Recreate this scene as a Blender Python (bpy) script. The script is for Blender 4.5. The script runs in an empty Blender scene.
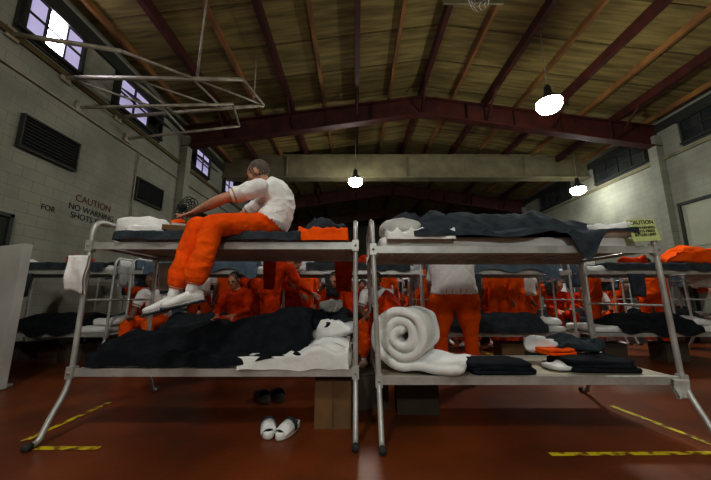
import bpy, math, random
from mathutils import Vector, Matrix, noise, kdtree
random.seed(4)
V=Vector
scene=bpy.context.scene
# ---------------------------------------------------------------- materials
def mat(name,c1,c2=None,rough=.7,metal=0,ns=6,stretch=(1,1,1),bs=0,bstr=.2,spec=.5,detail=4,lo=.35,hi=.65,coat=0):
    m=bpy.data.materials.new(name); m.use_nodes=True
    nt=m.node_tree; N=nt.nodes; L=nt.links
    b=N['Principled BSDF']
    b.inputs['Roughness'].default_value=rough; b.inputs['Metallic'].default_value=metal
    b.inputs['Specular IOR Level'].default_value=spec
    b.inputs['Coat Weight'].default_value=coat
    c2=c2 or tuple(x*.8 for x in c1)
    tc=N.new('ShaderNodeTexCoord'); mp=N.new('ShaderNodeMapping'); mp.inputs['Scale'].default_value=stretch
    L.new(tc.outputs['Object'],mp.inputs[0])
    nz=N.new('ShaderNodeTexNoise'); nz.inputs['Scale'].default_value=ns; nz.inputs['Detail'].default_value=detail
    L.new(mp.outputs[0],nz.inputs['Vector'])
    cr=N.new('ShaderNodeValToRGB'); cr.color_ramp.elements[0].position=lo; cr.color_ramp.elements[1].position=hi
    cr.color_ramp.elements[0].color=(*c1,1); cr.color_ramp.elements[1].color=(*c2,1)
    L.new(nz.outputs[0],cr.inputs[0]); L.new(cr.outputs[0],b.inputs['Base Color'])
    if bs:
        n2=N.new('ShaderNodeTexNoise'); n2.inputs['Scale'].default_value=bs; n2.inputs['Detail'].default_value=3
        L.new(mp.outputs[0],n2.inputs['Vector'])
        bp=N.new('ShaderNodeBump'); bp.inputs['Strength'].default_value=bstr; bp.inputs['Distance'].default_value=.03
        L.new(n2.outputs[0],bp.inputs['Height']); L.new(bp.outputs[0],b.inputs['Normal'])
    m['cr']=cr.name
    return m
def emis(name,c,s):
    m=bpy.data.materials.new(name); m.use_nodes=True; nt=m.node_tree
    b=nt.nodes['Principled BSDF']; b.inputs['Base Color'].default_value=(*c,1)
    b.inputs['Emission Color'].default_value=(*c,1); b.inputs['Emission Strength'].default_value=s
    return m
def blockmat(name,c1,c2,cm,axis,bw=.4,bh=.2):
    m=mat(name,c1,c2,rough=.75,ns=1.2,detail=8)
    nt=m.node_tree;N=nt.nodes;L=nt.links;b=N['Principled BSDF']
    tc=[n for n in N if n.type=='TEX_COORD'][0]
    sp=N.new('ShaderNodeSeparateXYZ');cb=N.new('ShaderNodeCombineXYZ');L.new(tc.outputs['Object'],sp.inputs[0])
    L.new(sp.outputs[axis],cb.inputs[0]);L.new(sp.outputs[2],cb.inputs[1])
    br=N.new('ShaderNodeTexBrick');br.inputs['Scale'].default_value=1;br.inputs['Brick Width'].default_value=bw
    br.inputs['Row Height'].default_value=bh;br.inputs['Mortar Size'].default_value=.006;br.inputs['Mortar Smooth'].default_value=.5
    br.inputs['Mortar'].default_value=(*cm,1)
    cr=N[m['cr']];L.new(cb.outputs[0],br.inputs[0]);L.new(cr.outputs[0],br.inputs['Color1']);L.new(cr.outputs[0],br.inputs['Color2'])
    L.new(br.outputs[0],b.inputs['Base Color'])
    bp=N.new('ShaderNodeBump');bp.inputs['Strength'].default_value=.15;bp.inputs['Distance'].default_value=.01;bp.invert=True
    L.new(br.outputs[1],bp.inputs['Height']);L.new(bp.outputs[0],b.inputs['Normal'])
    return m
M={}
M['wall']=blockmat('wall_block',(.37,.365,.295),(.275,.27,.22),(.235,.23,.185),1)
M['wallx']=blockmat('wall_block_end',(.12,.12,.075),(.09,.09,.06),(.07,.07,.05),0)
M['floor']=mat('floor_red_sealed',(.26,.062,.011),(.10,.026,.007),rough=.36,ns=1.1,bs=30,bstr=.06,spec=.4,detail=9)
M['ceil']=mat('ceiling_fibreboard',(.33,.26,.09),(.16,.12,.04),rough=.9,ns=1.6,stretch=(.5,5,1),bs=8,bstr=.3,detail=8)
M['red']=mat('red_oxide_steel',(.10,.018,.011),(.05,.011,.008),rough=.6,ns=3)
M['tan']=mat('tan_wood_purlin',(.36,.17,.05),(.18,.085,.028),rough=.7,ns=1.5)
M['pale']=mat('pale_header_paint',(.27,.24,.14),(.19,.17,.10),rough=.8,ns=2)
M['batten']=mat('batten',(.15,.11,.04),rough=.9)
M['steel']=mat('bed_steel_grey',(.64,.64,.62),(.48,.48,.46),rough=.38,metal=.4,ns=7)
M['pan']=mat('bed_pan_steel',(.44,.38,.28),(.32,.28,.21),rough=.5,metal=.3,ns=9)
M['rubber']=mat('dark_rubber',(.05,.05,.05),rough=.8)
M['galv']=mat('galvanised_pipe',(.52,.48,.38),(.32,.29,.22),rough=.5,metal=.3,ns=5)
M['dark']=mat('dark_louvre',(.018,.02,.016),(.03,.032,.025),rough=.7)
M['frame']=mat('window_frame_dark',(.04,.043,.034),rough=.6)
M['glass']=mat('dirty_dark_glass',(.02,.024,.028),(.05,.053,.05),rough=.25,ns=2)
M['sky']=emis('daylight_glass',(.80,.78,1.0),20)
M['sky2']=emis('dim_daylight_glass',(.55,.5,.75),.4)
M['bulb']=emis('lamp_glass',(.96,1.0,.95),150)
M['bulb2']=emis('lamp_glass_dim',(.96,1.0,.95),48)
M['bulb3']=emis('lamp_glass_warm',(1.0,.98,.92),85)
M['white']=mat('white_cotton',(.90,.90,.88),(.80,.80,.79),rough=.9,ns=5,bs=9,bstr=.5)
M['matt']=mat('mattress_ticking',(.68,.67,.63),(.48,.48,.46),rough=.9,ns=7,bs=10,bstr=.5)
M['char']=mat('charcoal_wool',(.009,.011,.015),(.018,.021,.026),rough=.95,ns=12,bs=14,bstr=.6,spec=.15)
M['slate']=mat('slate_wool',(.032,.043,.053),(.06,.073,.086),rough=.95,ns=10,bs=12,bstr=.7,spec=.2)
M['blue']=mat('blue_blanket',(.09,.135,.18),(.15,.20,.24),rough=.95,ns=8,bs=12,bstr=.6,spec=.2)
M['orange']=mat('orange_cotton',(.97,.15,.006),(.85,.10,.004),rough=.85,ns=8,bs=11,bstr=.6,spec=.1)
M['orange2']=mat('orange_red_cotton',(.76,.07,.005),(.46,.032,.004),rough=.85,ns=8,bs=11,bstr=.6,spec=.1)
M['skin']=mat('skin_light',(.56,.30,.19),(.48,.24,.15),rough=.55,ns=14)
M['skin2']=mat('skin_brown',(.26,.13,.075),(.2,.1,.055),rough=.55,ns=14)
M['hairg']=mat('grey_hair',(.17,.145,.12),(.10,.085,.07),rough=.9,ns=60)
M['hairb']=mat('black_hair',(.015,.012,.01),rough=.8,ns=60)
M['eye']=mat('eye_dark',(.03,.02,.015),rough=.3)
M['card']=mat('cardboard',(.24,.13,.055),(.18,.10,.04),rough=.85,ns=5)
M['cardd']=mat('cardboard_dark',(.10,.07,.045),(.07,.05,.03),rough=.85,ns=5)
M['yel']=mat('worn_yellow_paint',(.78,.64,.02),(.20,.055,.011),rough=.5,ns=14,detail=9,lo=.47,hi=.60)
M['sign']=mat('sign_yellow_green',(.66,.72,.32),(.58,.65,.28),rough=.5)
M['black']=mat('black_paint',(.012,.012,.012),rough=.6)
M['redtext']=mat('red_paint',(.16,.035,.03),rough=.6)
M['cab']=mat('painted_panel_white',(.50,.50,.47),(.42,.42,.39),rough=.5,ns=3)
M['door']=mat('door_cream',(.46,.46,.36),(.40,.40,.31),rough=.5,ns=2)
M['paper']=mat('paper',(.75,.74,.7),rough=.8)
M['green']=mat('green_cloth',(.05,.14,.07),rough=.9)

# ---------------------------------------------------------------- mesh builder
class MB:
    def __init__(s): s.v=[];s.f=[];s.m=[];s.s=[];s.mats=[]
    def mi(s,k):
        m=M[k]
        if m not in s.mats: s.mats.append(m)
        return s.mats.index(m)
    def add(s,vs,fs,k,smooth=True,X=None):
        o=len(s.v); 
        s.v+= [tuple(X@V(p)) for p in vs] if X is not None else [tuple(p) for p in vs]
        i=s.mi(k)
        for f in fs: s.f.append([a+o for a in f]);s.m.append(i);s.s.append(smooth)
    def box(s,c,d,k,rot=None,bev=0):
        x,y,z=[a/2 for a in d]
        vs=[V((sx*x,sy*y,sz*z)) for sz in(-1,1) for sy in(-1,1) for sx in(-1,1)]
        if rot is not None: vs=[rot@p for p in vs]
        vs=[p+V(c) for p in vs]
        s.add(vs,[(0,2,3,1),(4,5,7,6),(0,1,5,4),(2,6,7,3),(0,4,6,2),(1,3,7,5)],k,False)
    def rings(s,R,k,cap=True,smooth=True,closed=False):
        n=len(R[0]);vs=[p for r in R for p in r];fs=[]
        m=len(R)
        for i in range(m if closed else m-1):
            a=i*n;b=((i+1)%m)*n
            for j in range(n): fs.append((a+j,a+(j+1)%n,b+(j+1)%n,b+j))
        if cap and not closed:
            fs.append(tuple(range(n-1,-1,-1)));fs.append(tuple(range((m-1)*n,m*n)))
        s.add(vs,fs,k,smooth)
    def tube(s,P,r,k,n=8,closed=False):
        P=[V(p) for p in P];R=[];m=len(P);up=None
        for i,p in enumerate(P):
            if closed: t=(P[(i+1)%m]-P[i-1]).normalized()
            else: t=(P[min(i+1,m-1)]-P[max(i-1,0)]).normalized()
            if up is None:
                up=V((0,0,1)) if abs(t.z)<.9 else V((1,0,0))
            a=(up-t*up.dot(t)).normalized();b=t.cross(a);up=a
            rr=r[i] if isinstance(r,(list,tuple)) else r
            R.append([p+a*rr*math.cos(2*math.pi*j/n)+b*rr*math.sin(2*math.pi*j/n) for j in range(n)])
        s.rings(R,k,True,True,closed)
    def lathe(s,prof,c,k,n=24,X=None):
        c=V(c);R=[]
        for r,z in prof:
            ring=[V((r*math.cos(2*math.pi*j/n),r*math.sin(2*math.pi*j/n),z)) for j in range(n)]
            if X is not None: ring=[X@p for p in ring]
            R.append([c+p for p in ring])
        s.rings(R,k)
    def cushion(s,c,d,k,e=.3,nz=.012,fr=4,rot=None,nu=36,nv=18,bottomflat=False):
        c=V(c);R=[];sd=V((random.random()*50,0,0))
        pw=lambda a:math.copysign(abs(a)**e,a)
        for i in range(nv+1):
            t=-math.pi/2+math.pi*i/nv
            t=max(-1.555,min(1.555,t));ring=[]
            for j in range(nu):
                ph=2*math.pi*j/nu
                p=V((d[0]/2*pw(math.cos(t))*pw(math.cos(ph)),d[1]/2*pw(math.cos(t))*pw(math.sin(ph)),d[2]/2*pw(math.sin(t))))
                nn=noise.noise_vector((p+sd)*fr)+.5*noise.noise_vector((p+sd)*fr*2.3)
                if p.z<0: nn=V((nn.x,nn.y,nn.z*.2))
                p=p+nn*nz*2
                if rot is not None:p=rot@p
                ring.append(c+p)
            R.append(ring)
        s.rings(R,k)
    def sheet(s,x0,x1,y0,y1,zf,zb,k,drop=None,nu=60,nv=30,nd=8,yo=.02):
        rows=[];sd=random.random()*40
        xs=[x0+(x1-x0)*i/nu for i in range(nu+1)]
        if drop:
            for j in range(nd):
                t=j/nd
                row=[]
                for x in xs:
                    zt=zf(x,y0);zd=min(drop(x),zt-.005)
                    rip=.02*noise.noise(V((x*9,sd,t*.6)))*(1-t)
                    row.append(V((x,y0-yo+rip-.01*(1-t),zd+(zt-zd)*t)))
                rows.append(row)
        for j in range(nv+1):
            y=y0+(y1-y0)*j/nv
            rows.append([V((x,y,zf(x,y))) for x in xs])
        rows.append([V((p.x,p.y+.005,zb)) for p in rows[-1]])
        if not drop: rows.insert(0,[V((p.x,p.y-.005,zb)) for p in rows[0]])
        W=len(xs);vs=[p for r in rows for p in r];fs=[]
        for i in range(len(rows)-1):
            for j in range(W-1): fs.append((i*W+j,i*W+j+1,(i+1)*W+j+1,(i+1)*W+j))
        H=len(rows)
        for col in (0,W-1):
            base=len(vs)
            for i in range(H): 
                p=vs[i*W+col];vs.append(V((p.x,p.y,min(zb,p.z))))
            for i in range(H-1): fs.append((i*W+col,(i+1)*W+col,base+i+1,base+i))
        s.add(vs,fs,k)
    def drape(s,x0,x1,y,zt,zb,k,amp=.02,n=20,m=14,ax=0):
        sd=random.random()*40;rows=[]
        for side in(0,1):
            for i in range(m+1):
                t=i/m if side==0 else 1-i/m
                r=[]
                for j in range(n+1):
                    a=x0+(x1-x0)*j/n
                    a2=a+(.5*(x0+x1)-a)*.25*t
                    yy=y+amp*(.3+t)*noise.noise(V((a*14,sd,t*1.5)))+(.012 if side else -.012)
                    z=zt+(zb+.03*noise.noise(V((a*8,sd+5,0)))-zt)*t
                    r.append(V((a2,yy,z)) if ax==0 else V((yy,a2,z)))
                rows.append(r)
        W=n+1;vs=[p for r in rows for p in r];H=len(rows)
        fs=[(i*W+j,i*W+j+1,((i+1)%H)*W+j+1,((i+1)%H)*W+j) for i in range(H) for j in range(W-1)]
        s.add(vs,fs,k)
    def mesh(s,name):
        me=bpy.data.meshes.new(name);me.from_pydata(s.v,[],s.f)
        for m in s.mats: me.materials.append(m)
        me.polygons.foreach_set('material_index',s.m);me.polygons.foreach_set('use_smooth',s.s);me.update()
        return me
    def obj(s,name,loc=(0,0,0),rz=0,parent=None):
        o=bpy.data.objects.new(name,s.mesh(name));scene.collection.objects.link(o)
        o.location=loc;o.rotation_euler=(0,0,rz)
        if parent:o.parent=parent
        return o
def rnd_path(P,rad,n=5):
    P=[V(p) for p in P];out=[P[0]]
    for i in range(1,len(P)-1):
        a,b,c=P[i-1],P[i],P[i+1]
        r=min(rad,(a-b).length*.48,(c-b).length*.48)
        p=b+(a-b).normalized()*r;q=b+(c-b).normalized()*r
        for j in range(n+1):
            t=j/n;out.append(p*(1-t)**2+b*2*t*(1-t)+q*t*t)
    out.append(P[-1]);return out
def RZ(a):return Matrix.Rotation(math.radians(a),3,'Z')
def RX(a):return Matrix.Rotation(math.radians(a),3,'X')
def RY(a):return Matrix.Rotation(math.radians(a),3,'Y')
def text(name,body,size,loc,rot,k,parent=None,al='CENTER'):
    c=bpy.data.curves.new(name,'FONT');c.body=body;c.size=size;c.extrude=.001;c.align_x=al;c.space_line=.95
    o=bpy.data.objects.new(name,c);scene.collection.objects.link(o)
    bpy.context.view_layer.update()
    me=bpy.data.meshes.new_from_object(o.evaluated_get(bpy.context.evaluated_depsgraph_get()))
    bpy.data.objects.remove(o)
    me.materials.clear();me.materials.append(M[k])
    o=bpy.data.objects.new(name,me);scene.collection.objects.link(o)
    o.location=loc;o.rotation_euler=rot
    if parent:o.parent=parent
    return o

# ---------------------------------------------------------------- room
XL,XR,YB,YF=-5.8,10.2,28.0,-8.0
XC,ZR,SL=2.2,8.0,.14
cz=lambda x:ZR-SL*abs(x-XC)
b=MB();b.box(((XL+XR)/2,(YB+YF)/2,-.05),(XR-XL+.4,YB-YF+.4,.1),'floor');b.obj('floor')
def wallbox(name,c,d,k): b=MB();b.box(c,d,k);return b.obj(name)
wallbox('wall_left',(XL-.1,(YB+YF)/2,3.5),(.2,YB-YF,7.0),'wall')
wallbox('wall_right',(XR+.1,(YB+YF)/2,3.5),(.2,YB-YF,7.0),'wall')
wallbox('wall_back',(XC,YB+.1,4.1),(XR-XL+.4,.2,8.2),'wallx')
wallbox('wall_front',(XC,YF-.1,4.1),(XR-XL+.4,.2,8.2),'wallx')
b=MB()
for sx,xe in((-1,XL-.2),(1,XR+.2)):
    vs=[(XC,YF-.2,ZR),(xe,YF-.2,cz(xe)),(xe,YB+.2,cz(xe)),(XC,YB+.2,ZR)]
    vs+=[(p[0],p[1],p[2]+.12) for p in vs]
    fs=[(0,1,2,3),(4,7,6,5),(0,4,5,1),(1,5,6,2),(2,6,7,3),(0,3,7,4)]
    b.add(vs,fs,'ceil',False)
b.obj('ceiling')
b=MB()
i=0
x=XL+.35
while x<XR:
    k='red' if i%2 else 'tan'
    w,h=(.13,.26) if i%2 else (.09,.16)
    b.box((x,(YB+YF)/2,cz(x)-h/2),(w,YB-YF,h),k)
    x+=1.1;i+=1
b.obj('roof_purlins')
b=MB()
y=YF+.5
while y<YB:
    for xe in(XL,XR):
        a=V((XC,y,ZR-.01));c=V((xe,y,cz(xe)-.01));d=c-a
        ang=math.atan2(d.z,d.x)
        b.box((a+c)/2,(d.length,.03,.02),'batten',rot=Matrix.Rotation(-ang,3,'Y'))
    y+=1.22
b.obj('ceiling_panel_battens')
def girder(y,name):
    b=MB();g=.24;D=.66
    for xe in(XL,XR):
        a=V((XC,y,ZR-g));c=V((xe,y,cz(xe)-g))
        def pr(z0a,z1a,z0c,z1c,w):
            vs=[]
            for p,z0,z1 in((a,z0a,z1a),(c,z0c,z1c)):
                vs+=[(p.x,y-w/2,p.z+z0),(p.x,y+w/2,p.z+z0),(p.x,y+w/2,p.z+z1),(p.x,y-w/2,p.z+z1)]
            b.add(vs,[(0,1,2,3),(7,6,5,4),(0,4,5,1),(1,5,6,2),(2,6,7,3),(3,7,4,0)],'red',False)
        pr(-.04,0,-.04,0,.3);pr(-D,-D+.04,-D-.1,-D-.06,.3);pr(-D,0,-D-.1,0,.03)
        for t in(.2,.4,.6,.8):
            p=a.lerp(c,t);b.box((p.x,y,p.z-.34),(.02,.28,.62),'red')
        b.box((xe+(.12 if xe<0 else -.12),y,cz(xe)/2-.3),(.22,.3,cz(xe)-.6),'wall' if xe<0 else 'wall')
    x=XL+1.45
    while x<XR:
        zb=cz(x)-g-D+.08
        for sy in(-1,1):
            b.tube([(x,y+sy*.1,zb),(x,y+sy*1.0,cz(x)-.2)],.04,'red',6)
        x+=2.2
    return b.obj(name)
girder(9.9,'roof_girder');girder(18.4,'roof_girder');girder(1.4,'roof_girder');girder(24,'roof_girder')
b=MB();b.box((XC,13.2,6.6),(XR-XL,.35,.95),'pale');b.box((XC,13.2,6.1),(XR-XL,.5,.06),'pale');b.box((XC,13.2,7.1),(XR-XL,.5,.06),'pale')
for x in(-3,-.3,2.2,4.8,7.4): b.box((x,13.2,6.6),(.06,.46,.95),'pale')
b.obj('trim_1_header_beam')
def window(name,x,y,z,w,h,panes,side,open_=False):
    b=MB();s=1 if side=='L' else -1
    b.box((x+s*.02,y,z),(.04,w+.16,h+.16),'frame')
    n=len(panes)
    for i,k in enumerate(panes):
        yy=y-w/2+w*(i+.5)/n
        b.box((x+s*.045,yy,z),(.02,w/n-.05,h-.06),k)
        if i: b.box((x+s*.06,yy-w/n/2,z),(.05,.035,h),'frame')
    b.box((x+s*.06,y,z),(.05,w,.035),'frame')
    for dz in(-1,1): b.box((x+s*.07,y,z+dz*h/2),(.1,w+.16,.06),'frame')
    for dy in(-1,1): b.box((x+s*.07,y+dy*w/2,z),(.1,.06,h),'frame')
    if open_:
        b.box((x+s*.28,y,z-.05),(.5,w*.9,.03),'frame',rot=RY(s*35))
        b.box((x+s*.29,y,z-.03),(.42,w*.8,.012),'glass',rot=RY(s*35))
    return b.obj(name)
window('window_1',XL,5.25,5.9,1.15,.8,['sky2','sky','sky2'],'L')
window('window_2',XL,7.7,5.9,1.7,.8,['sky2','sky2','glass'],'L',True)
window('window_3',XL,10.9,5.9,1.5,.8,['glass','sky2','sky2'],'L',True)
window('window_4',XL,13.9,5.9,1.5,.8,['sky2','sky2','glass'],'L')
window('window_5',XL,17.2,5.9,1.5,.8,['sky2','glass','glass'],'L')
window('window_6',XL,2.4,5.9,1.5,.8,['sky2','sky','sky2'],'L')
for i,y in enumerate((7.9,11.5,15.5,19.5,23.5)):
    window('window_%d'%(7+i),XR,y,6.0,2.3,.72,['glass']*4,'R')
def vent(y,z):
    b=MB();b.box((XL+.02,y,z),(.04,1.1,.58),'frame')
    for i in range(9): b.box((XL+.06,y,z-.25+i*.062),(.06,1.04,.012),'dark',rot=RY(35))
    for dz in(-1,1): b.box((XL+.05,y,z+dz*.29),(.08,1.14,.03),'frame')
    for dy in(-1,1): b.box((XL+.05,y+dy*.55,z),(.08,.03,.58),'frame')
    b.obj('wall_vent')
for y in(2.6,5.55,8.45,11.3,14.2): vent(y,3.78)
b=MB();b.box((XL+.03,10,5.3),(.06,36,.1),'batten');b.box((XL+.04,10,6.5),(.08,36,.3),'frame');b.obj('trim_2')
b=MB();b.box((XR-.03,10,5.45),(.06,36,.1),'pale');b.box((XR-.04,10,6.55),(.08,36,.25),'frame');b.obj('trim_3')
b=MB();b.tube([(XL+.04,YF+.1,4.75),(XL+.04,YB-.1,4.75)],.02,'galv',6);b.tube([(XL+.04,7.85,4.75),(XL+.04,7.85,2.9)],.015,'galv',6);b.obj('wall_conduit')
b=MB();b.box((XL+.03,(YB+YF)/2,.08),(.05,YB-YF,.16),'dark');b.obj('baseboard_left')
b=MB();b.box((XR-.03,(YB+YF)/2,.08),(.05,YB-YF,.16),'dark');b.obj('baseboard_right')
b=MB();b.box((XL+.03,4.55,1.15),(.06,1.15,2.2),'dark');b.box((XL+.06,4.0,1.15),(.08,.06,2.3),'frame');b.box((XL+.06,5.1,1.15),(.08,.06,2.3),'frame');b.box((XL+.06,4.55,2.28),(.08,1.16,.06),'frame')
b.tube([(XL+.08,4.15,1.0),(XL+.12,4.15,1.0),(XL+.12,4.27,1.0)],.012,'steel');b.obj('door_1')
b=MB();b.box((XR-.04,8.4,1.9),(.08,2.2,3.7),'door')
for yy in(7.9,8.9):
    for zz in(.7,1.8,2.9): b.box((XR-.09,yy,zz),(.03,.8,.9),'door')
for dy in(-1.1,1.1): b.box((XR-.08,8.4+dy,1.9),(.1,.08,3.8),'frame')
b.box((XR-.08,8.4,3.8),(.1,2.3,.08),'frame');b.obj('door_2')
t=text('wall_lettering','CAUTION',.21,(XL+.01,6.75,2.92),(math.pi/2,0,math.pi/2),'redtext')
t=text('wall_lettering','NO WARNING\nSHOTS FIRED',.18,(XL+.01,6.75,2.72),(math.pi/2,0,math.pi/2),'black')
t=text('wall_lettering','FOR',.15,(XL+.01,5.75,2.55),(math.pi/2,0,math.pi/2),'black')
b=MB()
def line(x0,y0,x1,y1,w=.055):
    a=V((x0,y0,.003));c=V((x1,y1,.003));d=(c-a).normalized();n=V((-d.y,d.x,0))*w/2
    K=max(2,int((c-a).length/.05));vs=[];
    for i in range(K+1):
        p=a.lerp(c,i/K);j=.006*noise.noise(p*30)
        vs+=[p+n*(1+j*20),p-n*(1-j*20)]
    b.add(vs,[(2*i,2*i+1,2*i+3,2*i+2) for i in range(K)],'yel',False)
line(-2.2,2.3,-2.24,3.1,.045);line(-2.02,2.2,-1.62,2.2,.05);line(2.25,3.0,2.32,2.18,.05);line(1.18,2.12,2.3,2.14,.045)
line(-2.24,5.2,-2.24,6.3);line(2.27,5.2,2.27,6.3)
b.obj('floor_line_markings')

# ---------------------------------------------------------------- bunk frame
def frame(b,L=2.03,D=.82,Zl=.41,Zu=1.33,Zt=1.53,x0=0,y0=0,r=.019,lean=0):
    for e,x in enumerate((x0,x0+L)):
        P=[(x,y0-.25,.02),(x,y0-.17,.022),(x,y0-.13,.12),(x,y0,.33),(x-lean,y0,Zt),(x-lean,y0+D,Zt),(x,y0+D,.33),(x,y0+D+.13,.12),(x,y0+D+.17,.022),(x,y0+D+.25,.02)]
        b.tube(rnd_path(P,.11,6),r,'steel',10)
        for yy,s in((y0-.25,-1),(y0+D+.25,1)):
            b.tube([(x,yy-s*.03,.022),(x,yy+s*.012,.022)],r+.004,'rubber',10)
        for z,xx in((Zl,x),(Zu,x-lean*.8)):
            b.tube([(xx,y0,z),(xx,y0+D,z)],.014,'steel',8)
            for yy in(y0,y0+D):
                b.box((xx,yy,z),(.05,.05,.085),'steel')
                b.tube([(xx,yy-.035,z),(xx,yy+.035,z)],.009,'galv',8)
        b.tube([(x,y0,(Zl+Zu)/2+.05),(x,y0+D,(Zl+Zu)/2+.05)],.009,'steel',6)
    for z,l in((Zl,0),(Zu,lean*.8)):
        for yy in(y0,y0+D):
            b.box((x0+L/2-l,yy,z),(L,.012,.055),'steel')
            s=1 if yy==y0 else -1
            b.box((x0+L/2-l,yy+s*.018,z+.022),(L,.036,.008),'steel')
        n=17
        for i in range(n): b.box((x0+L*(i+.5)/n-l,y0+D/2,z+.012),(.016,D-.04,.005),'steel')
        for i in range(8): b.box((x0+L/2-l,y0+D*(i+.5)/8,z+.016),(L-.02,.014,.004),'steel')
    b.box((x0+L/2,y0+D/2,Zl+.02),(L-.03,D-.03,.004),'pan')
    b.box((x0+L/2-lean*.8,y0+D/2,Zu+.02),(L-.03,D-.03,.004),'pan')
b=MB();frame(b,2.035,.82,.41,1.33,1.535,-2.035,2.4);b.obj('bunk_bed')
b=MB();frame(b,2.13,.82,.365,1.295,1.53,.165,2.36,lean=.04);b.obj('bunk_bed')

def fold(x,y,fr=5,st=.35,sd=0):
    return 1-abs(2*noise.noise(V((x*fr+sd,y*fr*st,sd))))
# ------------ left bunk, top
b=MB();b.cushion((-1.0,2.82,1.385),(1.88,.76,.08),'matt',e=.15,nz=.004,fr=5);b.obj('mattress')
zf=lambda x,y:1.43+.022*fold(x,y,7,.5,3)+.035*max(0,noise.noise(V((x*3,y*3,2))))
b=MB();b.sheet(-1.85,-.42,2.395,3.2,zf,1.37,'slate',drop=lambda x:1.375+.02*noise.noise(V((x*5,0,0))));b.obj('blanket')
b=MB();b.sheet(-.44,-.06,2.4,3.15,lambda x,y:1.45+.035*fold(x,y,9,.6,8)+.02*noise.noise(V((x*9,y*6,1))),1.38,'orange',drop=lambda x:1.37)
b.obj('folded_jumpsuit')
b=MB();b.cushion((-.28,2.9,1.55),(.36,.34,.13),'slate',e=.55,nz=.035,fr=7);b.obj('folded_blanket')
b=MB();b.cushion((-1.80,2.78,1.50),(.36,.58,.2),'white',e=.5,nz=.025,fr=6);b.cushion((-1.70,2.58,1.46),(.34,.3,.1),'white',e=.5,nz=.02,fr=8,rot=RZ(20));b.obj('pillow')
b=MB();b.box((-1.42,2.55,1.485),(.26,.2,.04),'card',rot=RZ(15));b.box((-1.4,2.55,1.515),(.2,.14,.02),'paper',rot=RZ(25));b.cushion((-1.32,2.5,1.54),(.1,.09,.06),'green',e=.6,nz=.008,fr=9,nu=16,nv=8);b.cushion((-1.45,2.52,1.54),(.12,.09,.05),'orange',e=.6,nz=.008,fr=9,nu=16,nv=8);b.obj('magazine_stack')
# fan
b=MB();fc=V((-1.66,3.0,1.79));R=RZ(-25)@RX(80)
b.lathe([(.0,0),(.08,0),(.08,.015),(.02,.03),(.012,.04),(.012,.26),(0,.26)],(fc.x,fc.y+.05,1.45),'black',16)
for rr in(.13,.10,.07,.04):
    for zz in(-.02,.02):
        b.tube([fc+R@V((rr*math.cos(a*math.pi/10),rr*math.sin(a*math.pi/10),zz+(.13-rr)*.15*(1 if zz>0 else -1))) for a in range(20)],.004,'black',5,closed=True)
for a in range(12):
    an=a*math.pi/6
    for zz in(-1,1): b.tube([fc+R@V((.015*math.cos(an),.015*math.sin(an),zz*.035)),fc+R@V((.13*math.cos(an),.13*math.sin(an),zz*.02))],.0025,'black',4)
for a in range(3):
    X=R@RZ(a*120)@RX(25)
    b.cushion(fc+R@RZ(a*120)@V((.06,0,0)),(.09,.06,.006),'galv',e=.8,nz=0,rot=X,nu=12,nv=6)
b.cushion(fc+R@V((0,0,.05)),(.06,.06,.09),'black',e=.6,nz=0,rot=R,nu=16,nv=8);b.obj('desk_fan')
# ------------ left bunk, lower: sleeper under dark blanket
b=MB();b.cushion((-1.0,2.82,.475),(1.93,.78,.09),'white',e=.15,nz=.006,fr=5);b.obj('mattress')
def zs(x,y):
    yy=(y-2.82)/.33
    t=max(0,min(1,(x+1.93)/1.5))
    h=.06+.20*t**.7
    h+=.06*math.exp(-((x+.55)/.22)**2)+.03*math.exp(-((x+1.25)/.12)**2)+.04*math.exp(-((x+1.85)/.08)**2)
    f=max(0,1-yy*yy)**.5 if abs(yy)<1 else 0
    return .525+h*f+.03*fold(x,y,6,.6,1)+.02*noise.noise(V((x*6,y*6,4)))
b=MB();b.sheet(-1.95,-.36,2.42,3.2,zs,.46,'char',drop=lambda x:.45+.035*noise.noise(V((x*4,1,0)))+.07*max(0,min(1,(x+.95)/.5)),nu=90,nv=40);b.obj('sleeper_blanket')
b=MB();b.sheet(-.85,-.05,2.415,3.15,lambda x,y:.53+.05*fold(x,y,8,.8,6)*min(1,max(0,(x+.6)/.3))+.06*math.exp(-((x+.2)/.15)**2)*math.exp(-((y-2.75)/.25)**2),.47,'white',drop=lambda x:.43+.03*noise.noise(V((x*6,2,0))),nu=60);b.obj('bed_sheet')
b=MB();b.cushion((-.22,2.9,.66),(.40,.36,.16),'white',e=.6,nz=.03,fr=7,rot=RY(-12));b.obj('pillow')
b=MB();b.cushion((-.16,2.95,.78),(.24,.2,.14),'slate',e=.8,nz=.04,fr=8);b.cushion((-.32,2.8,.76),(.2,.18,.18),'char',e=.8,nz=.035,fr=8);b.cushion((-.2,2.85,.86),(.18,.14,.1),'matt',e=.8,nz=.035,fr=9);b.obj('bundled_clothes')
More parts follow.
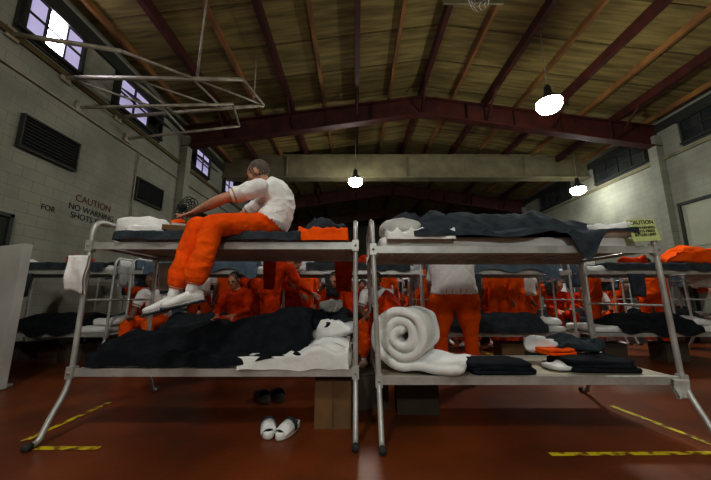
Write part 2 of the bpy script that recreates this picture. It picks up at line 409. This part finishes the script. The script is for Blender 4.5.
# ------------ right bunk, top
b=MB();b.cushion((1.2,2.78,1.36),(2.02,.78,.09),'white',e=.15,nz=.008,fr=5);b.obj('mattress')
def zt(x,y):
    yy=(y-2.82)/.36
    t=max(0,min(1,(x-.28)/.4))*max(.35,min(1,(2.5-x)/.9))
    f=max(0,1-yy*yy)**.6 if abs(yy)<1 else 0
    return 1.425+.225*t*f+.035*fold(x,y,6,.7,11)+.025*noise.noise(V((x*5,y*5,9)))+.03*math.exp(-((x-.7)/.15)**2)*f+.02*math.exp(-((x-1.5)/.15)**2)*f
def dr(x):
    return 1.42-.03*math.sin(x*3)-.24*math.exp(-((x-1.72)/.10)**2)-.05*math.exp(-((x-1.2)/.25)**2)
b=MB();b.sheet(.44,2.12,2.345,3.17,zt,1.4,'slate',drop=dr,nu=100,nv=40,yo=.03);b.obj('sleeper_blanket')
b=MB();b.sheet(.24,.75,2.35,3.1,lambda x,y:1.42+.05*fold(x,y,8,.5,15),1.36,'white',drop=lambda x:1.37,nu=40);b.obj('bed_sheet')
b=MB();b.cushion((.38,2.66,1.51),(.3,.42,.12),'matt',e=.55,nz=.02,fr=6);b.obj('pillow')
b=MB();b.cushion((.50,2.9,1.62),(.34,.28,.14),'slate',e=.7,nz=.035,fr=8,nu=24,nv=12);b.cushion((.36,2.95,1.62),(.16,.16,.12),'card',e=.8,nz=.02,fr=9,nu=24,nv=12);b.obj('bundled_clothes')
b=MB();b.cushion((2.02,2.55,1.45),(.34,.42,.11),'white',e=.5,nz=.02,fr=6);b.obj('pillow')
# ------------ right bunk, lower
b=MB()
def ribbon(P,hh,w,c,R):
    m=len(P);rs=[]
    for i in range(m):
        t=(P[min(i+1,m-1)]-P[max(i-1,0)]).normalized();n=V((-t.y,t.x))
        hw=hh*(.55 if i in(0,m-1) else 1);ring=[]
        for (a,bb) in((-1,-.9),(-.6,-1),(.6,-1),(1,-.9),(1,0),(1,.9),(.6,1),(-.6,1),(-1,.9),(-1,0)):
            q=P[i]+n*hw*a
            p=V((q.x,bb*w/2,q.y));p+=noise.noise_vector(p*7)*.018
            ring.append(V(c)+R@p)
        rs.append(ring)
    return rs
P=[]
turns=2.6
for i in range(110):
    t=i/109;a=-math.pi/2-(1-t)*turns*2*math.pi
    r=.035+.185*t
    P.append(V((r*math.cos(a),r*math.sin(a)*(.97))))
e=P[-1]
for i in range(1,12): P.append(V((e.x+.04*i,e.y-.0+.014*math.sin(i*.6))))
Rr=RZ(-24)
b.rings(ribbon(P,.037,.62,(.46,2.75,.65),Rr),'white');b.obj('rolled_mattress')
b=MB();b.cushion((.28,2.98,.72),(.24,.34,.5),'orange2',e=.6,nz=.03,fr=6,rot=RY(10));b.obj('laundry_bag')
def folded(name,c,d,k,n=3,rz=0):
    b=MB()
    for i in range(n):
        b.cushion((c[0]+random.uniform(-.01,.01),c[1],c[2]+d[2]*(i+.5)/n),(d[0]-.012*i,d[1]-.01*i,d[2]/n*1.15),k,e=.22,nz=.008,fr=5,rot=RZ(rz),nu=40,nv=10)
    return b.obj(name)
folded('folded_blanket',(1.08,2.62,.39),(.5,.42,.07),'char',3,2)
folded('folded_blanket',(1.88,2.68,.39),(.5,.42,.08),'char',3,-4)
folded('folded_jumpsuit',(1.70,2.85,.47),(.26,.25,.05),'orange',2,10)
b=MB();b.cushion((1.62,2.62,.41),(.26,.2,.04),'white',e=.5,nz=.01,fr=8,rot=RZ(15));b.cushion((1.66,2.95,.52),(.3,.16,.12),'white',e=.6,nz=.02,fr=7);b.obj('hand_towel')
b=MB();b.cushion((1.95,2.95,.53),(.5,.3,.12),'slate',e=.6,nz=.03,fr=6);b.obj('bundled_blanket')
sg=MB();sg.box((0,0,0),(.225,.006,.175),'sign');sgn=sg.obj('caution_sign',(2.175,2.335,1.44));sgn.rotation_euler=(math.radians(-8),math.radians(-4),math.radians(5))
text('lettering','CAUTION',.045,(0,-.005,.045),(math.pi/2,0,0),'black',sgn)
text('lettering_body','NO WARNING\nSHOTS FIRED\nIN THIS UNIT',.03,(0,-.005,.008),(math.pi/2,0,0),'black',sgn)
b=MB();b.drape(-2.15,-2.0,2.36,1.25,.98,'white',.05);b.obj('hanging_towel')
b=MB();b.drape(-1.98,-1.68,3.17,1.28,1.0,'matt',.03);b.obj('hanging_laundry_bag')
b=MB();b.drape(-.22,-.02,3.25,1.34,1.0,'orange2',.04);b.obj('hanging_shirt')
b=MB();b.drape(-.95,-.82,3.25,1.34,1.02,'orange2',.04);b.obj('hanging_shirt')
b=MB();b.drape(2.2,2.3,2.33,.38,.25,'matt',.04);b.obj('hanging_towel')
def carton(name,c,d,k,rz):
    b=MB();x,y,z=d
    b.box((0,0,z/2),d,k);b.box((0,-y/4,z+.004),(x*1.0,y*.49,.006),k,rot=RX(-2));b.box((0,y/4,z+.004),(x*1.0,y*.49,.006),k,rot=RX(3))
    b.box((0,0,z+.011),(x*.2,y,.002),k);b.box((0,-y/2-.002,z*.5),(.006,.002,z*.95),'cardd')
    return b.obj(name,c,rz)
carton('cardboard_box',(-.17,2.66,0),(.27,.32,.33),'card',.03)
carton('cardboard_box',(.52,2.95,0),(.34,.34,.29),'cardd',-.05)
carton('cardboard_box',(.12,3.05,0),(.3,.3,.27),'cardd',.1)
def slipper(b,c,rz,k='white'):
    R=RZ(rz)
    def rr(sc,z,yo=0):
        out=[]
        for j in range(20):
            a=2*math.pi*j/20;y=math.sin(a);w=.047+.010*y
            out.append(V(c)+R@V((w*sc*math.cos(a),.145*sc*y+yo,z)))
        return out
    b.rings([rr(.96,.002),rr(1,.012),rr(1,.04),rr(.95,.046)],k)
    b.rings([rr(.8,.047),rr(.78,.0485)],'slate')
    rs=[]
    for i in range(13):
        a=math.pi*i/12;ring=[]
        x=.058*math.cos(a);z=.03+.07*math.sin(a)
        for yy,o in((-.02,0),(.12,-.006),(.12,-.012),(-.02,-.008)):
            f=1+o/.05
            ring.append(V(c)+R@V((x*f,yy,.03+(z-.03)*f*(1-.35*(yy>.05)))))
        rs.append(ring)
    b.rings(rs,k)
    rs=[]
    for i in range(13): # dark binding band across the instep
        a=math.pi*i/12
        x=.0605*math.cos(a);z=.03+.0725*math.sin(a)
        rs.append([V(c)+R@V((x,-.022,z)),V(c)+R@V((x,.012,z*.985)),V(c)+R@V((x*.95,.012,.03+(z-.03)*.95)),V(c)+R@V((x*.95,-.022,.03+(z-.03)*.95))])
    b.rings(rs,'slate')
b=MB();slipper(b,(-.62,2.45,0),196);slipper(b,(-.47,2.43,0),160);b.obj('slippers')
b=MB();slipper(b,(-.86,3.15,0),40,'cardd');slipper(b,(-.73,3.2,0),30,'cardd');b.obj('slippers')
# white partition panel at far left
b=MB()
x0,x1,y0,y1=-4.9,-3.62,3.4,3.47
vs=[(x0,y0,0.02),(x1,y0,0.02),(x1,y1,0.02),(x0,y1,0.02),(x0,y0,1.38),(x1,y0,1.52),(x1,y1,1.52),(x0,y1,1.38)]
b.add(vs,[(3,2,1,0),(4,5,6,7),(0,1,5,4),(1,2,6,5),(2,3,7,6),(3,0,4,7)],'cab',False)
b.box((x1,y0+.035,.77),(.03,.1,1.5),'cab');b.box((x1-.1,y0+.03,.02),(.06,.4,.03),'steel');b.box((x0+.1,y0+.03,.02),(.06,.4,.03),'steel')
b.obj('partition_panel')

# ---------------------------------------------------------------- background bunks
def bgbunk(seed):
    random.seed(seed);b=MB();L,D,Zl,Zu=2.03,.82,.41,1.31
    frame(b,L,D,Zl,Zu,1.52)
    for z in(Zl,Zu):
        b.cushion((L/2,D/2,z+.07),(L*.94,D*.92,.09),random.choice(['matt','white','matt']),e=.2,nz=.008,fr=5,nu=28,nv=8)
        k=random.choice(['char','slate','blue','char','slate']);sd=random.random()*20
        xa=random.uniform(.1,.45);xb=random.uniform(1.5,1.95);hh=random.choice([.03,.05,.15])
        f=lambda x,y:z+.125+hh*max(0,1-((y-D/2)/.36)**2)*max(0,min(1,(x-xa)/.3))+.03*fold(x,y,6,.6,sd)+.02*noise.noise(V((x*6,y*6,sd)))
        dz=random.uniform(.05,.25)
        b.sheet(xa,xb,-.01,D,f,z+.1,k,drop=lambda x:z+.06-dz*abs(noise.noise(V((x*2.5,sd,0))))*2,nu=34,nv=14,nd=4)
        if random.random()<.8: b.cushion((random.choice([.2,1.83]),D/2,z+.17),(.34,.5,.12),'white',e=.5,nz=.02,fr=6,nu=20,nv=10)
        if random.random()<.7: b.cushion((random.uniform(.4,1.6),D/2,z+.2),(.35,.3,.14),random.choice(['orange','orange2','white','slate','white']),e=.6,nz=.04,fr=7,nu=20,nv=10)
    for i in range(random.randint(1,3)):
        xx=random.uniform(.1,1.8);zz=random.choice([Zu,Zu,1.5]);
        if zz==1.5: b.drape(.0+.05,D-.3,random.choice([0,L]),zz+.04,1.1,random.choice(['white','orange','blue']),.03,n=10,m=6,ax=1)
        else: b.drape(xx,xx+.25,-.03,zz-.02,zz-random.uniform(.25,.4),random.choice(['orange','orange2','white','slate']),.04,n=10,m=6)
    for i in range(2): b.box((random.uniform(.3,1.7),.35,.13),(.34,.3,.26),random.choice(['card','cardd','dark']))
    return b.mesh('bunk_bed')
var=[bgbunk(s) for s in(11,12,13,14,15,16)]
random.seed(7)
rows=[4.75,6.95,9.1,11.4,13.9,16.6,19.5,22.6,25.6]
for ri,y in enumerate(rows):
    for ci in range(7):
        x=-5.6+2.27*ci
        o=bpy.data.objects.new('bunk_bed',var[(ri*5+ci*3+(ri*ci)%2)%6]);scene.collection.objects.link(o)
        o.location=(x+random.uniform(-.04,.04)+(0.05 if ri else 0),y+random.uniform(-.06,.06),0)
b=MB();b.cushion((5.35,5.0,1.56),(.9,.5,.26),'orange',e=.6,nz=.05,fr=5);b.obj('bundled_jumpsuits')

# ---------------------------------------------------------------- people
class Body:
    def __init__(s): s.v=[];s.f=[];s.l=[]
    def rings(s,R,k):
        n=len(R[0]);o=len(s.v)
        for r in R:
            for p in r: s.v.append(p);s.l.append(k)
        m=len(R)
        for i in range(m-1):
            for j in range(n): s.f.append((o+i*n+j,o+i*n+(j+1)%n,o+(i+1)*n+(j+1)%n,o+(i+1)*n+j))
        for i,fl in((0,1),(m-1,0)):
            c=sum(R[i],V((0,0,0)))/n;ci=len(s.v);s.v.append(c);s.l.append(k)
            for j in range(n):
                a,b_=o+i*n+j,o+i*n+(j+1)%n
                s.f.append((b_,a,ci) if fl else (a,b_,ci))
    def loft(s,items,k,n=28,sub=6,pw=.85):
        R=[];m=len(items)
        def cr(a,b,c,d,t): return .5*((2*b)+(c-a)*t+(2*a-5*b+4*c-d)*t*t+(3*b-a-3*c+d)*t**3)
        for i in range(m-1):
            q=[items[max(0,i-1)],items[i],items[i+1],items[min(m-1,i+2)]]
            for j in range(sub+(i==m-2)):
                t=j/sub;c,a,b_=[cr(q[0][h],q[1][h],q[2][h],q[3][h],t) for h in range(3)]
                R.append([c+a*math.copysign(abs(math.cos(x))**pw,math.cos(x))+b_*math.copysign(abs(math.sin(x))**pw,math.sin(x)) for x in [2*math.pi*h/n for h in range(n)]])
        s.rings(R,k)
    def limb(s,p,q,r0,r1,k,n=18,cap=True,bulge=0):
        p=V(p);q=V(q);t=(q-p).normalized();L=(q-p).length
        up=V((0,0,1)) if abs(t.z)<.9 else V((1,0,0))
        a=(up-t*up.dot(t)).normalized();b_=t.cross(a);R=[]
        seq=[]
        if cap:
            for h in(.15,.5,.8): seq.append((-r0*math.cos(math.asin(h)),r0*h))
        K=max(4,int(L/.02))
        for i in range(K+1):
            u=i/K;seq.append((L*u,r0+(r1-r0)*u+bulge*math.sin(math.pi*u)))
        if cap:
            for h in(.8,.5,.15): seq.append((L+r1*math.cos(math.asin(h)),r1*h))
        for d,r in seq: R.append([p+t*d+(a*math.cos(x)+b_*math.sin(x))*r for x in [2*math.pi*h/n for h in range(n)]])
        s.rings(R,k)
    def ell(s,c,a,b_,u,k,n=18,m=12):
        R=[]
        for i in range(1,m):
            t=-math.pi/2+math.pi*i/m
            R.append([V(c)+a*math.cos(t)*math.cos(x)+b_*math.cos(t)*math.sin(x)+u*math.sin(t) for x in [2*math.pi*h/n for h in range(n)]])
        s.rings(R,k)
    def hand(s,w,d,nrm,k,thumb=1,curl=22):
        d=d.normalized();sd=d.cross(nrm).normalized();nm=sd.cross(d).normalized()
        s.loft([(w-d*.02,sd*.027,nm*.019),(w+d*.03,sd*.036,nm*.016),(w+d*.07,sd*.042,nm*.015),(w+d*.092,sd*.038,nm*.011)],k,n=18,sub=4)
        for off,L in zip((.032,.011,-.0105,-.031),(.072,.082,.076,.058)):
            p=w+d*.085+sd*off*thumb;dd=(d+sd*off*thumb*3.2).normalized();r=.0088
            for f_ in(.45,.31,.24):
                dd=(Matrix.Rotation(math.radians(curl),3,sd)@dd).normalized()
                q=p+dd*L*f_;s.limb(p,q,r,r-.0009,k,n=10);p=q
        p=w+d*.02+sd*.03*thumb;dd=(d*.75+sd*.7*thumb-nm*.15).normalized()
        for L in(.045,.035,.026):
            q=p+dd*L;s.limb(p,q,.0115,.009,k,n=10);p=q;dd=(dd+d*.35).normalized()
    def build(s,name,voxel,mats,sm=4,wrk=0):
        me=bpy.data.meshes.new(name);me.from_pydata([tuple(p) for p in s.v],[],s.f);me.update()
        o=bpy.data.objects.new(name,me);scene.collection.objects.link(o)
        r=o.modifiers.new('r','REMESH');r.mode='VOXEL';r.voxel_size=voxel;r.use_smooth_shade=True
        if sm:
            z=o.modifiers.new('s','SMOOTH');z.factor=.5;z.iterations=sm
        bpy.context.view_layer.update()
        nm=bpy.data.meshes.new_from_object(o.evaluated_get(bpy.context.evaluated_depsgraph_get()))
        o.modifiers.clear();o.data=nm;nm.name=name
        kt=kdtree.KDTree(len(s.v))
        for i,p in enumerate(s.v): kt.insert(p,i)
        kt.balance()
        keys=list(mats.keys());nm.materials.clear()
        for kk in keys: nm.materials.append(M[mats[kk]])
        cl={}
        for p in nm.polygons:
            _,i,_=kt.find(p.center);p.material_index=keys.index(s.l[i]);p.use_smooth=True
            if wrk and s.l[i] in('shirt','pants'):
                for vi in p.vertices: cl[vi]=s.l[i]
        if wrk:
            nrm={vi:nm.vertices[vi].normal.copy() for vi in cl}
            for vi,n_ in nrm.items():
                c=nm.vertices[vi].co
                d=(1-abs(2*noise.noise(V((c.x*9+c.z*5,c.y*6,c.z*11-c.x*6)))))*wrk+.5*wrk*noise.noise(c*26)
                nm.vertices[vi].co=c+n_*d
        return o
def lerp(a,b,t):return a+(b-a)*t
def figure(name,J,mats,voxel=.009,face=None,top='shirt',fat=1.0,fat_arm=1.0,sleeve=.62,hand_n=None,wrk=.006):
    B=Body();J={k:V(p) for k,p in J.items()}
    P,Md,N,H=J['pelvis'],J['mid'],J['neck'],J['head']
    sh=(J['shR']-J['shL']).normalized();sp=(J['hipR']-J['hipL']).normalized()
    def spine(t):
        return P*(1-t)**2+Md*2*t*(1-t)+N*t*t
    def ring(t,hw,hd,k=1.0):
        c=spine(max(0,min(1,t)));e=.02
        tg=(spine(min(1,t+e) if t>=0 else .04)-spine(max(0,t-e) if t>=0 else 0)).normalized()
        if t<0:c=c+tg*t*.5
        if t>1:c=c+tg*(t-1)*.5
        sd=sp.lerp(sh,max(0,min(1,t)));sd=(sd-tg*sd.dot(tg)).normalized();fr=tg.cross(sd)
        return (c,sd*hw*k,fr*hd*k)
    B.loft([ring(-.2,.08,.07,fat),ring(-.12,.145,.105,fat),ring(0,.175,.13,fat),ring(.12,.17,.125,fat),ring(.3,.15,.11,fat)],'pants')
    B.loft([ring(.02,.178,.135,fat),ring(.06,.184,.138,fat),ring(.2,.172,.13,fat),ring(.4,.168,.125,fat),ring(.6,.178,.128,fat),ring(.78,.185,.122,fat),ring(.9,.165,.1,fat),ring(.98,.11,.082,fat),ring(1.03,.062,.06)],top)
    up=(H-N).normalized()
    f=face.normalized();f=(f-up*f.dot(up)*.6).normalized()
    hu=(up*.45+V((0,0,1))*.55);hu=(hu-f*hu.dot(f)).normalized();hs=f.cross(hu).normalized()
    B.limb(N-up*.02,H-hu*.05-f*.01,.058,.052,'skin')
    B.limb(N-up*.005,N+up*.015,.064,.06,top)
    B.ell(H+hu*.016-f*.004,hs*.074,f*.095,hu*.090,'skin')
    B.ell(H-hu*.055+f*.028,hs*.054,f*.062,hu*.062,'skin')
    B.ell(H-hu*.095+f*.062,hs*.024,f*.022,hu*.02,'skin')
    B.ell(H-hu*.01+f*.06,hs*.062,f*.035,hu*.05,'skin')
    B.limb(H+hu*.012+f*.088,H-hu*.028+f*.108,.009,.014,'skin',n=10)
    B.ell(H+hu*.03+f*.082,hs*.05,f*.014,hu*.01,'skin')
    B.ell(H-hu*.06+f*.086,hs*.024,f*.010,hu*.007,'lips')
    for s_ in(-1,1):
        B.ell(H+hs*.031*s_+hu*.010+f*.083,hs*.014,f*.01,hu*.008,'eye',n=10,m=8)
        B.ell(H+hs*.082*s_-hu*.008-f*.008,hs*.011,f*.019+hs*.008*s_,hu*.032,'skin',n=12,m=8)
    B.ell(H+hu*.030-f*.026,hs*.084,f*.089,hu*.090,'hair',n=28,m=20)
    for S in('L','R'):
        s_=1 if S=='R' else -1
        a,e,w=J['sh'+S],J['el'+S],J['wr'+S];am=fat_arm
        B.limb(lerp(N,a,.25)-up*.035,a,.066,.07,top)
        B.limb(a,lerp(a,e,sleeve),.073*am,.066*am,top)
        B.limb(a,e,.052*am,.042*am,'arm');B.limb(e,lerp(e,w,.35),.042*am,.043*am,'arm');B.limb(lerp(e,w,.35),w,.043*am,.027,'arm')
        hd=(w-e).normalized();hn=J.get('hn'+S,V((0,0,1)))
        if 'hd'+S in J: hd=J['hd'+S]
        B.hand(w,hd,hn,'skin',thumb=s_)
        h,k_,an=J['hip'+S],J['kn'+S],J['an'+S]
        B.limb(h,lerp(h,k_,.5),.102*fat,.09*fat,'pants');B.limb(lerp(h,k_,.5),k_,.09*fat,.075,'pants')
        B.limb(k_,lerp(k_,an,.45),.075,.074,'pants');B.limb(lerp(k_,an,.45),lerp(k_,an,.78),.074,.076,'pants',bulge=.004)
        B.limb(lerp(k_,an,.75),an,.04,.038,'sock')
        td=J['to'+S].normalized();uu=-(an-k_).normalized();uu=(uu-td*uu.dot(td)).normalized();ss=td.cross(uu)
        g=an-uu*.045
        B.loft([(g-td*.075,ss*.02,uu*.02),(g-td*.06,ss*.034,uu*.038),(g,ss*.038,uu*.048),(g+td*.07,ss*.044,uu*.036-uu*0),(g+td*.13-uu*.008,ss*.046,uu*.026),(g+td*.175-uu*.012,ss*.034,uu*.02),(g+td*.19-uu*.012,ss*.012,uu*.01)],'shoe')
        g2=g-uu*.038
        B.loft([(g2-td*.082,ss*.02,uu*.010),(g2-td*.065,ss*.038,uu*.011),(g2,ss*.042,uu*.011),(g2+td*.09,ss*.048,uu*.011),(g2+td*.17,ss*.040,uu*.011),(g2+td*.198,ss*.016,uu*.010)],'sole')
    mm=dict(pants='orange',shirt='white',skin='skin',lips='skin',eye='eye',hair='hairg',arm='skin',sock='white',shoe='white',sole='slate');mm.update(mats)
    return B.build(name,voxel,mm,wrk=wrk)

# hero: man sitting on the upper bunk edge, facing left, arm reaching out
figure('seated_man',dict(pelvis=(-.74,2.66,1.545),mid=(-.57,2.72,1.78),neck=(-.80,2.68,1.915),head=(-.865,2.66,2.025),
  shL=(-.80,2.51,1.84),shR=(-.82,2.87,1.85),
  elL=(-1.07,2.44,1.72),elR=(-1.10,2.88,1.67),wrL=(-1.31,2.50,1.63),wrR=(-1.33,2.72,1.56),
  hnL=(-.3,-.1,1),hnR=(-.3,0,1),hdL=(-1,.25,-.45),hdR=(-1,-.3,-.2),
  hipL=(-.80,2.57,1.53),hipR=(-.82,2.74,1.53),knL=(-1.04,2.26,1.465),knR=(-1.19,2.33,1.46),
  anL=(-1.13,2.20,.985),anR=(-1.28,2.25,.95),toL=(-.72,-.66,-.22),toR=(-.8,-.55,-.25)),
  dict(),voxel=.0048,face=V((-1,.12,-.5)),fat=1.0,wrk=.008)
st=dict(pelvis=(0,0,.98),mid=(0,-.02,1.22),neck=(0,.0,1.47),head=(0,.03,1.63),shR=(.19,0,1.41),shL=(-.19,0,1.41),
  elR=(.27,-.02,1.13),elL=(-.27,-.02,1.13),wrR=(.25,.12,.9),wrL=(-.25,.12,.9),hnR=(1,0,0),hnL=(-1,0,0),
  hipR=(.1,0,.92),hipL=(-.1,0,.92),knR=(.125,.03,.5),knL=(-.125,.02,.5),anR=(.13,0,.10),anL=(-.13,-.02,.10),toR=(.15,1,0),toL=(-.15,1,0))
def pers(name,J,mats,loc,rz,**k):
    o=figure(name,J,mats,**k);o.location=loc;o.rotation_euler=(0,0,math.radians(rz));return o
bd=dict(st);bd.update(neck=(0,.2,1.38),head=(0,.34,1.44),mid=(0,-.02,1.25),shR=(.19,.19,1.32),shL=(-.19,.19,1.32),elR=(.26,.33,1.1),elL=(-.25,.3,1.08),wrR=(.2,.52,1.0),wrL=(-.18,.5,.98))
bd2=dict(bd);bd2.update(hipR=(.14,0,.92),hipL=(-.14,0,.92),knR=(.17,.03,.5),knL=(-.17,.02,.5),anR=(.17,0,.10),anL=(-.18,-.02,.10))
pers('standing_man',bd2,dict(hair='hairb',skin='skin2',arm='skin2',lips='skin2'),(1.16,3.78,0),-8,face=V((0,1,-.7)),fat=1.46)
s1=pers('standing_man',st,dict(hair='hairb',top='orange',skin='skin2',arm='skin2',lips='skin2'),(-.35,5.95,0),170,face=V((0,1,0)),voxel=.011)
s2=pers('standing_man',bd,dict(hair='hairb',shirt='orange2',pants='orange2',arm='orange2'),(-1.15,4.3,0),-60,face=V((0,1,-.5)),voxel=.011)
s3=pers('standing_man',st,dict(hair='hairb',shirt='orange',pants='orange',arm='orange',skin='skin2',lips='skin2'),(3.1,6.2,0),200,face=V((.3,1,0)),voxel=.011)
se=dict(pelvis=(0,0,.62),mid=(0,-.06,.85),neck=(0,.14,1.06),head=(0,.23,1.20),shR=(.18,.12,1.0),shL=(-.18,.12,1.0),
  elR=(.24,.2,.76),elL=(-.24,.2,.76),wrR=(.12,.40,.68),wrL=(-.12,.38,.7),hipR=(.1,.02,.6),hipL=(-.1,.02,.6),
  knR=(.15,.44,.58),knL=(-.15,.44,.58),anR=(.14,.45,.11),anL=(-.15,.42,.11),toR=(.15,1,0),toL=(-.15,1,0),hnR=(.3,0,1),hnL=(-.3,0,1))
t1=pers('seated_man',se,dict(shirt='orange2',pants='orange2',hair='hairb',arm='orange2'),(-.95,4.95,0),180,face=V((0,1,-.3)),voxel=.011)
t2=pers('seated_man',se,dict(hair='hairb',skin='skin2',arm='skin2',lips='skin2'),(6.9,4.92,0),170,face=V((0,1,-.3)),voxel=.011)
def inst(o,n,loc,rz):
    q=bpy.data.objects.new(n,o.data);scene.collection.objects.link(q);q.location=loc;q.rotation_euler=(0,0,math.radians(rz))
for o,l in((t1,(-1.75,4.92,0)),(t1,(-2.75,7.1,0)),(t1,(.2,7.1,0)),(t1,(-.25,4.93,0)),(t2,(-3.9,9.25,0)),(t1,(3.0,7.1,0)),(t2,(5.2,7.1,0)),(t1,(6.4,9.2,0)),(t2,(-1.9,9.3,0)),(t1,(1.2,9.3,0)),(t2,(-1.6,7.1,0)),(t1,(4.4,7.1,0)),(t1,(-4.4,7.1,0)),(t1,(8.1,7.1,0)),(t1,(-.6,11.5,0)),(t1,(3.6,11.5,0)),(t2,(6.0,11.5,0)),(t2,(-3.0,4.93,0)),(t1,(1.75,7.1,0)),(t2,(.35,4.93,0)),(t1,(-.7,7.1,0)),(t2,(2.6,9.3,0))):
    inst(o,'seated_man',l,180+random.uniform(-15,15))
for o,l,r in((s1,(-3.0,6.2,0),30),(s2,(-1.9,6.2,0),100),(s1,(2.2,6.3,0),150),(s2,(3.6,8.4,0),20),(s1,(.6,8.5,0),200),(s1,(5.6,8.6,0),90),(s2,(-.7,10.6,0),-100),(s3,(2.75,6.2,0),10),(s2,(2.9,10.8,0),60),(s1,(-2.4,8.5,0),180),(s1,(7.4,6.3,0),140),
  (s3,(-1.0,6.25,0),40),(s3,(.55,6.3,0),-30),(s3,(1.4,6.15,0),120),(s3,(4.6,6.2,0),60),(s3,(5.9,6.4,0),-60),(s3,(-4.2,6.3,0),10),(s3,(3.9,10.7,0),100),(s1,(1.9,10.6,0),30),(s3,(-.2,8.45,0),160),(s3,(7.0,8.6,0),20),(s3,(-3.6,10.6,0),50),(s1,(-1.6,13.0,0),90),(s3,(1.1,13.0,0),0),(s1,(4.5,13.1,0),20),(s3,(8.6,10.7,0),20),
  (s3,(-2.5,6.3,0),-20),(s1,(3.4,6.35,0),30),(s3,(2.5,8.4,0),80),(s1,(-1.3,8.4,0),10),(s3,(1.6,8.5,0),-60),(s3,(4.7,8.5,0),0)):
    inst(o,'standing_man',l,r)

# ---------------------------------------------------------------- lamps, with added fill lamps behind the camera
def lamp(x,y,z=5.42,k='bulb'):
    b=MB();b.tube([(0,0,z+.5),(0,0,cz(x)-.1)],.016,'galv',8)
    b.lathe([(0,.54),(.04,.54),(.075,.48),(.085,.32),(.12,.26),(.2,.2),(.265,.13),(.265,.115),(.12,.12),(0,.12)],(0,0,z),'frame',28)
    b.lathe([(0,.12),(.24,.12),(.265,.05),(.27,-.02),(.23,-.09),(.15,-.14),(.07,-.16),(0,-.165)],(0,0,z),k,28)
    b.tube([(.275*math.cos(a*math.pi/12),.275*math.sin(a*math.pi/12),z+.1) for a in range(24)],.01,'galv',5,closed=True)
    b.lathe([(0,0),(.07,0),(.07,-.05),(0,-.05)],(0,0,cz(x)),'galv',12)
    return b.obj('pendant_or_fill_lamp',(x,y,0))
lamp(4.6,6.8);lamp(0,11.85,5.42,'bulb3');lamp(9.0,12.2,5.2,'bulb2');lamp(-1.5,-.6,5.42,'bulb3');lamp(4.6,-1.5,5.42,'bulb2');lamp(.6,-5.2,4.2,'bulb')  # last three hang unseen behind the camera, added to brighten the front
# folded basketball backboard frame, upper left
b=MB()
def T(p,q,r=.03,k='galv'): b.tube([p,q],r,k,8)
T((-5.75,5.6,5.25),(-2.6,6.5,5.9),.045);T((-5.75,7.0,5.25),(-2.4,7.5,5.9),.045)
T((-2.6,6.5,5.9),(-2.4,7.5,5.9),.035);T((-3.6,6.2,5.7),(-3.4,7.35,5.7),.03);T((-4.7,5.9,5.47),(-4.5,7.2,5.45),.03)
T((-5.75,5.6,5.25),(-4.5,7.2,5.45),.025);T((-4.7,5.9,5.47),(-3.4,7.35,5.7),.025);T((-3.6,6.2,5.7),(-2.4,7.5,5.9),.025)
T((-5.75,6.0,4.85),(-3.0,7.0,5.6),.035);T((-5.75,7.4,4.9),(-3.2,8.0,5.6),.035);T((-3.0,7.0,5.6),(-3.2,8.0,5.6),.03);T((-4.4,6.5,5.2),(-4.5,7.7,5.25),.03)
T((-3.5,6.25,5.72),(-3.5,6.25,cz(-3.5)-.1),.02);T((-2.6,7.3,5.9),(-2.6,7.3,cz(-2.6)-.1),.02);T((-3.0,5.4,cz(-3)-.15),(-3.5,6.2,5.75),.02)
T((-5.75,4.6,5.3),(-4.4,5.2,5.5),.04);T((-4.4,5.2,5.5),(-3.6,6.2,5.7),.03)
for q in((-5.76,5.6,5.25),(-5.76,7.0,5.25),(-5.76,6.0,4.85),(-5.76,7.4,4.9),(-5.76,4.6,5.3)): b.box(q,(.04,.2,.2),'galv')
b.obj('retracted_hoop_frame')
b=MB();hc=V((2.35,5.05,6.65))
for rr,zz in((.23,0),(.2,-.12),(.15,-.28)):
    b.tube([hc+V((rr*math.cos(a*math.pi/12),rr*math.sin(a*math.pi/12),zz)) for a in range(24)],.01 if zz==0 else .005,'galv',5,closed=True)
for a in range(12):
    an=a*math.pi/6
    b.tube([hc+V((.23*math.cos(an),.23*math.sin(an),0)),hc+V((.2*math.cos(an+.25),.2*math.sin(an+.25),-.12)),hc+V((.15*math.cos(an),.15*math.sin(an),-.28))],.005,'white',4)
b.box(hc+V((0,.3,.45)),(1.2,.04,.8),'pale');b.tube([hc+V((0,.3,.3)),hc+V((0,.5,1.3))],.03,'galv');b.obj('basketball_hoop')

# ---------------------------------------------------------------- world, camera
w=bpy.data.worlds.new('w');scene.world=w;w.use_nodes=True
w.node_tree.nodes['Background'].inputs[0].default_value=(.5,.55,.7,1);w.node_tree.nodes['Background'].inputs[1].default_value=.3
cam=bpy.data.cameras.new('camera');co=bpy.data.objects.new('camera',cam);scene.collection.objects.link(co)
cam.sensor_width=36;cam.lens=16.0;cam.clip_start=.05;cam.clip_end=100
co.location=(0,0,.935);co.rotation_euler=(math.radians(100.4),0,0)
scene.camera=co
scene.view_settings.view_transform='Standard'
scene.view_settings.exposure=.72
scene.view_settings.gamma=.82
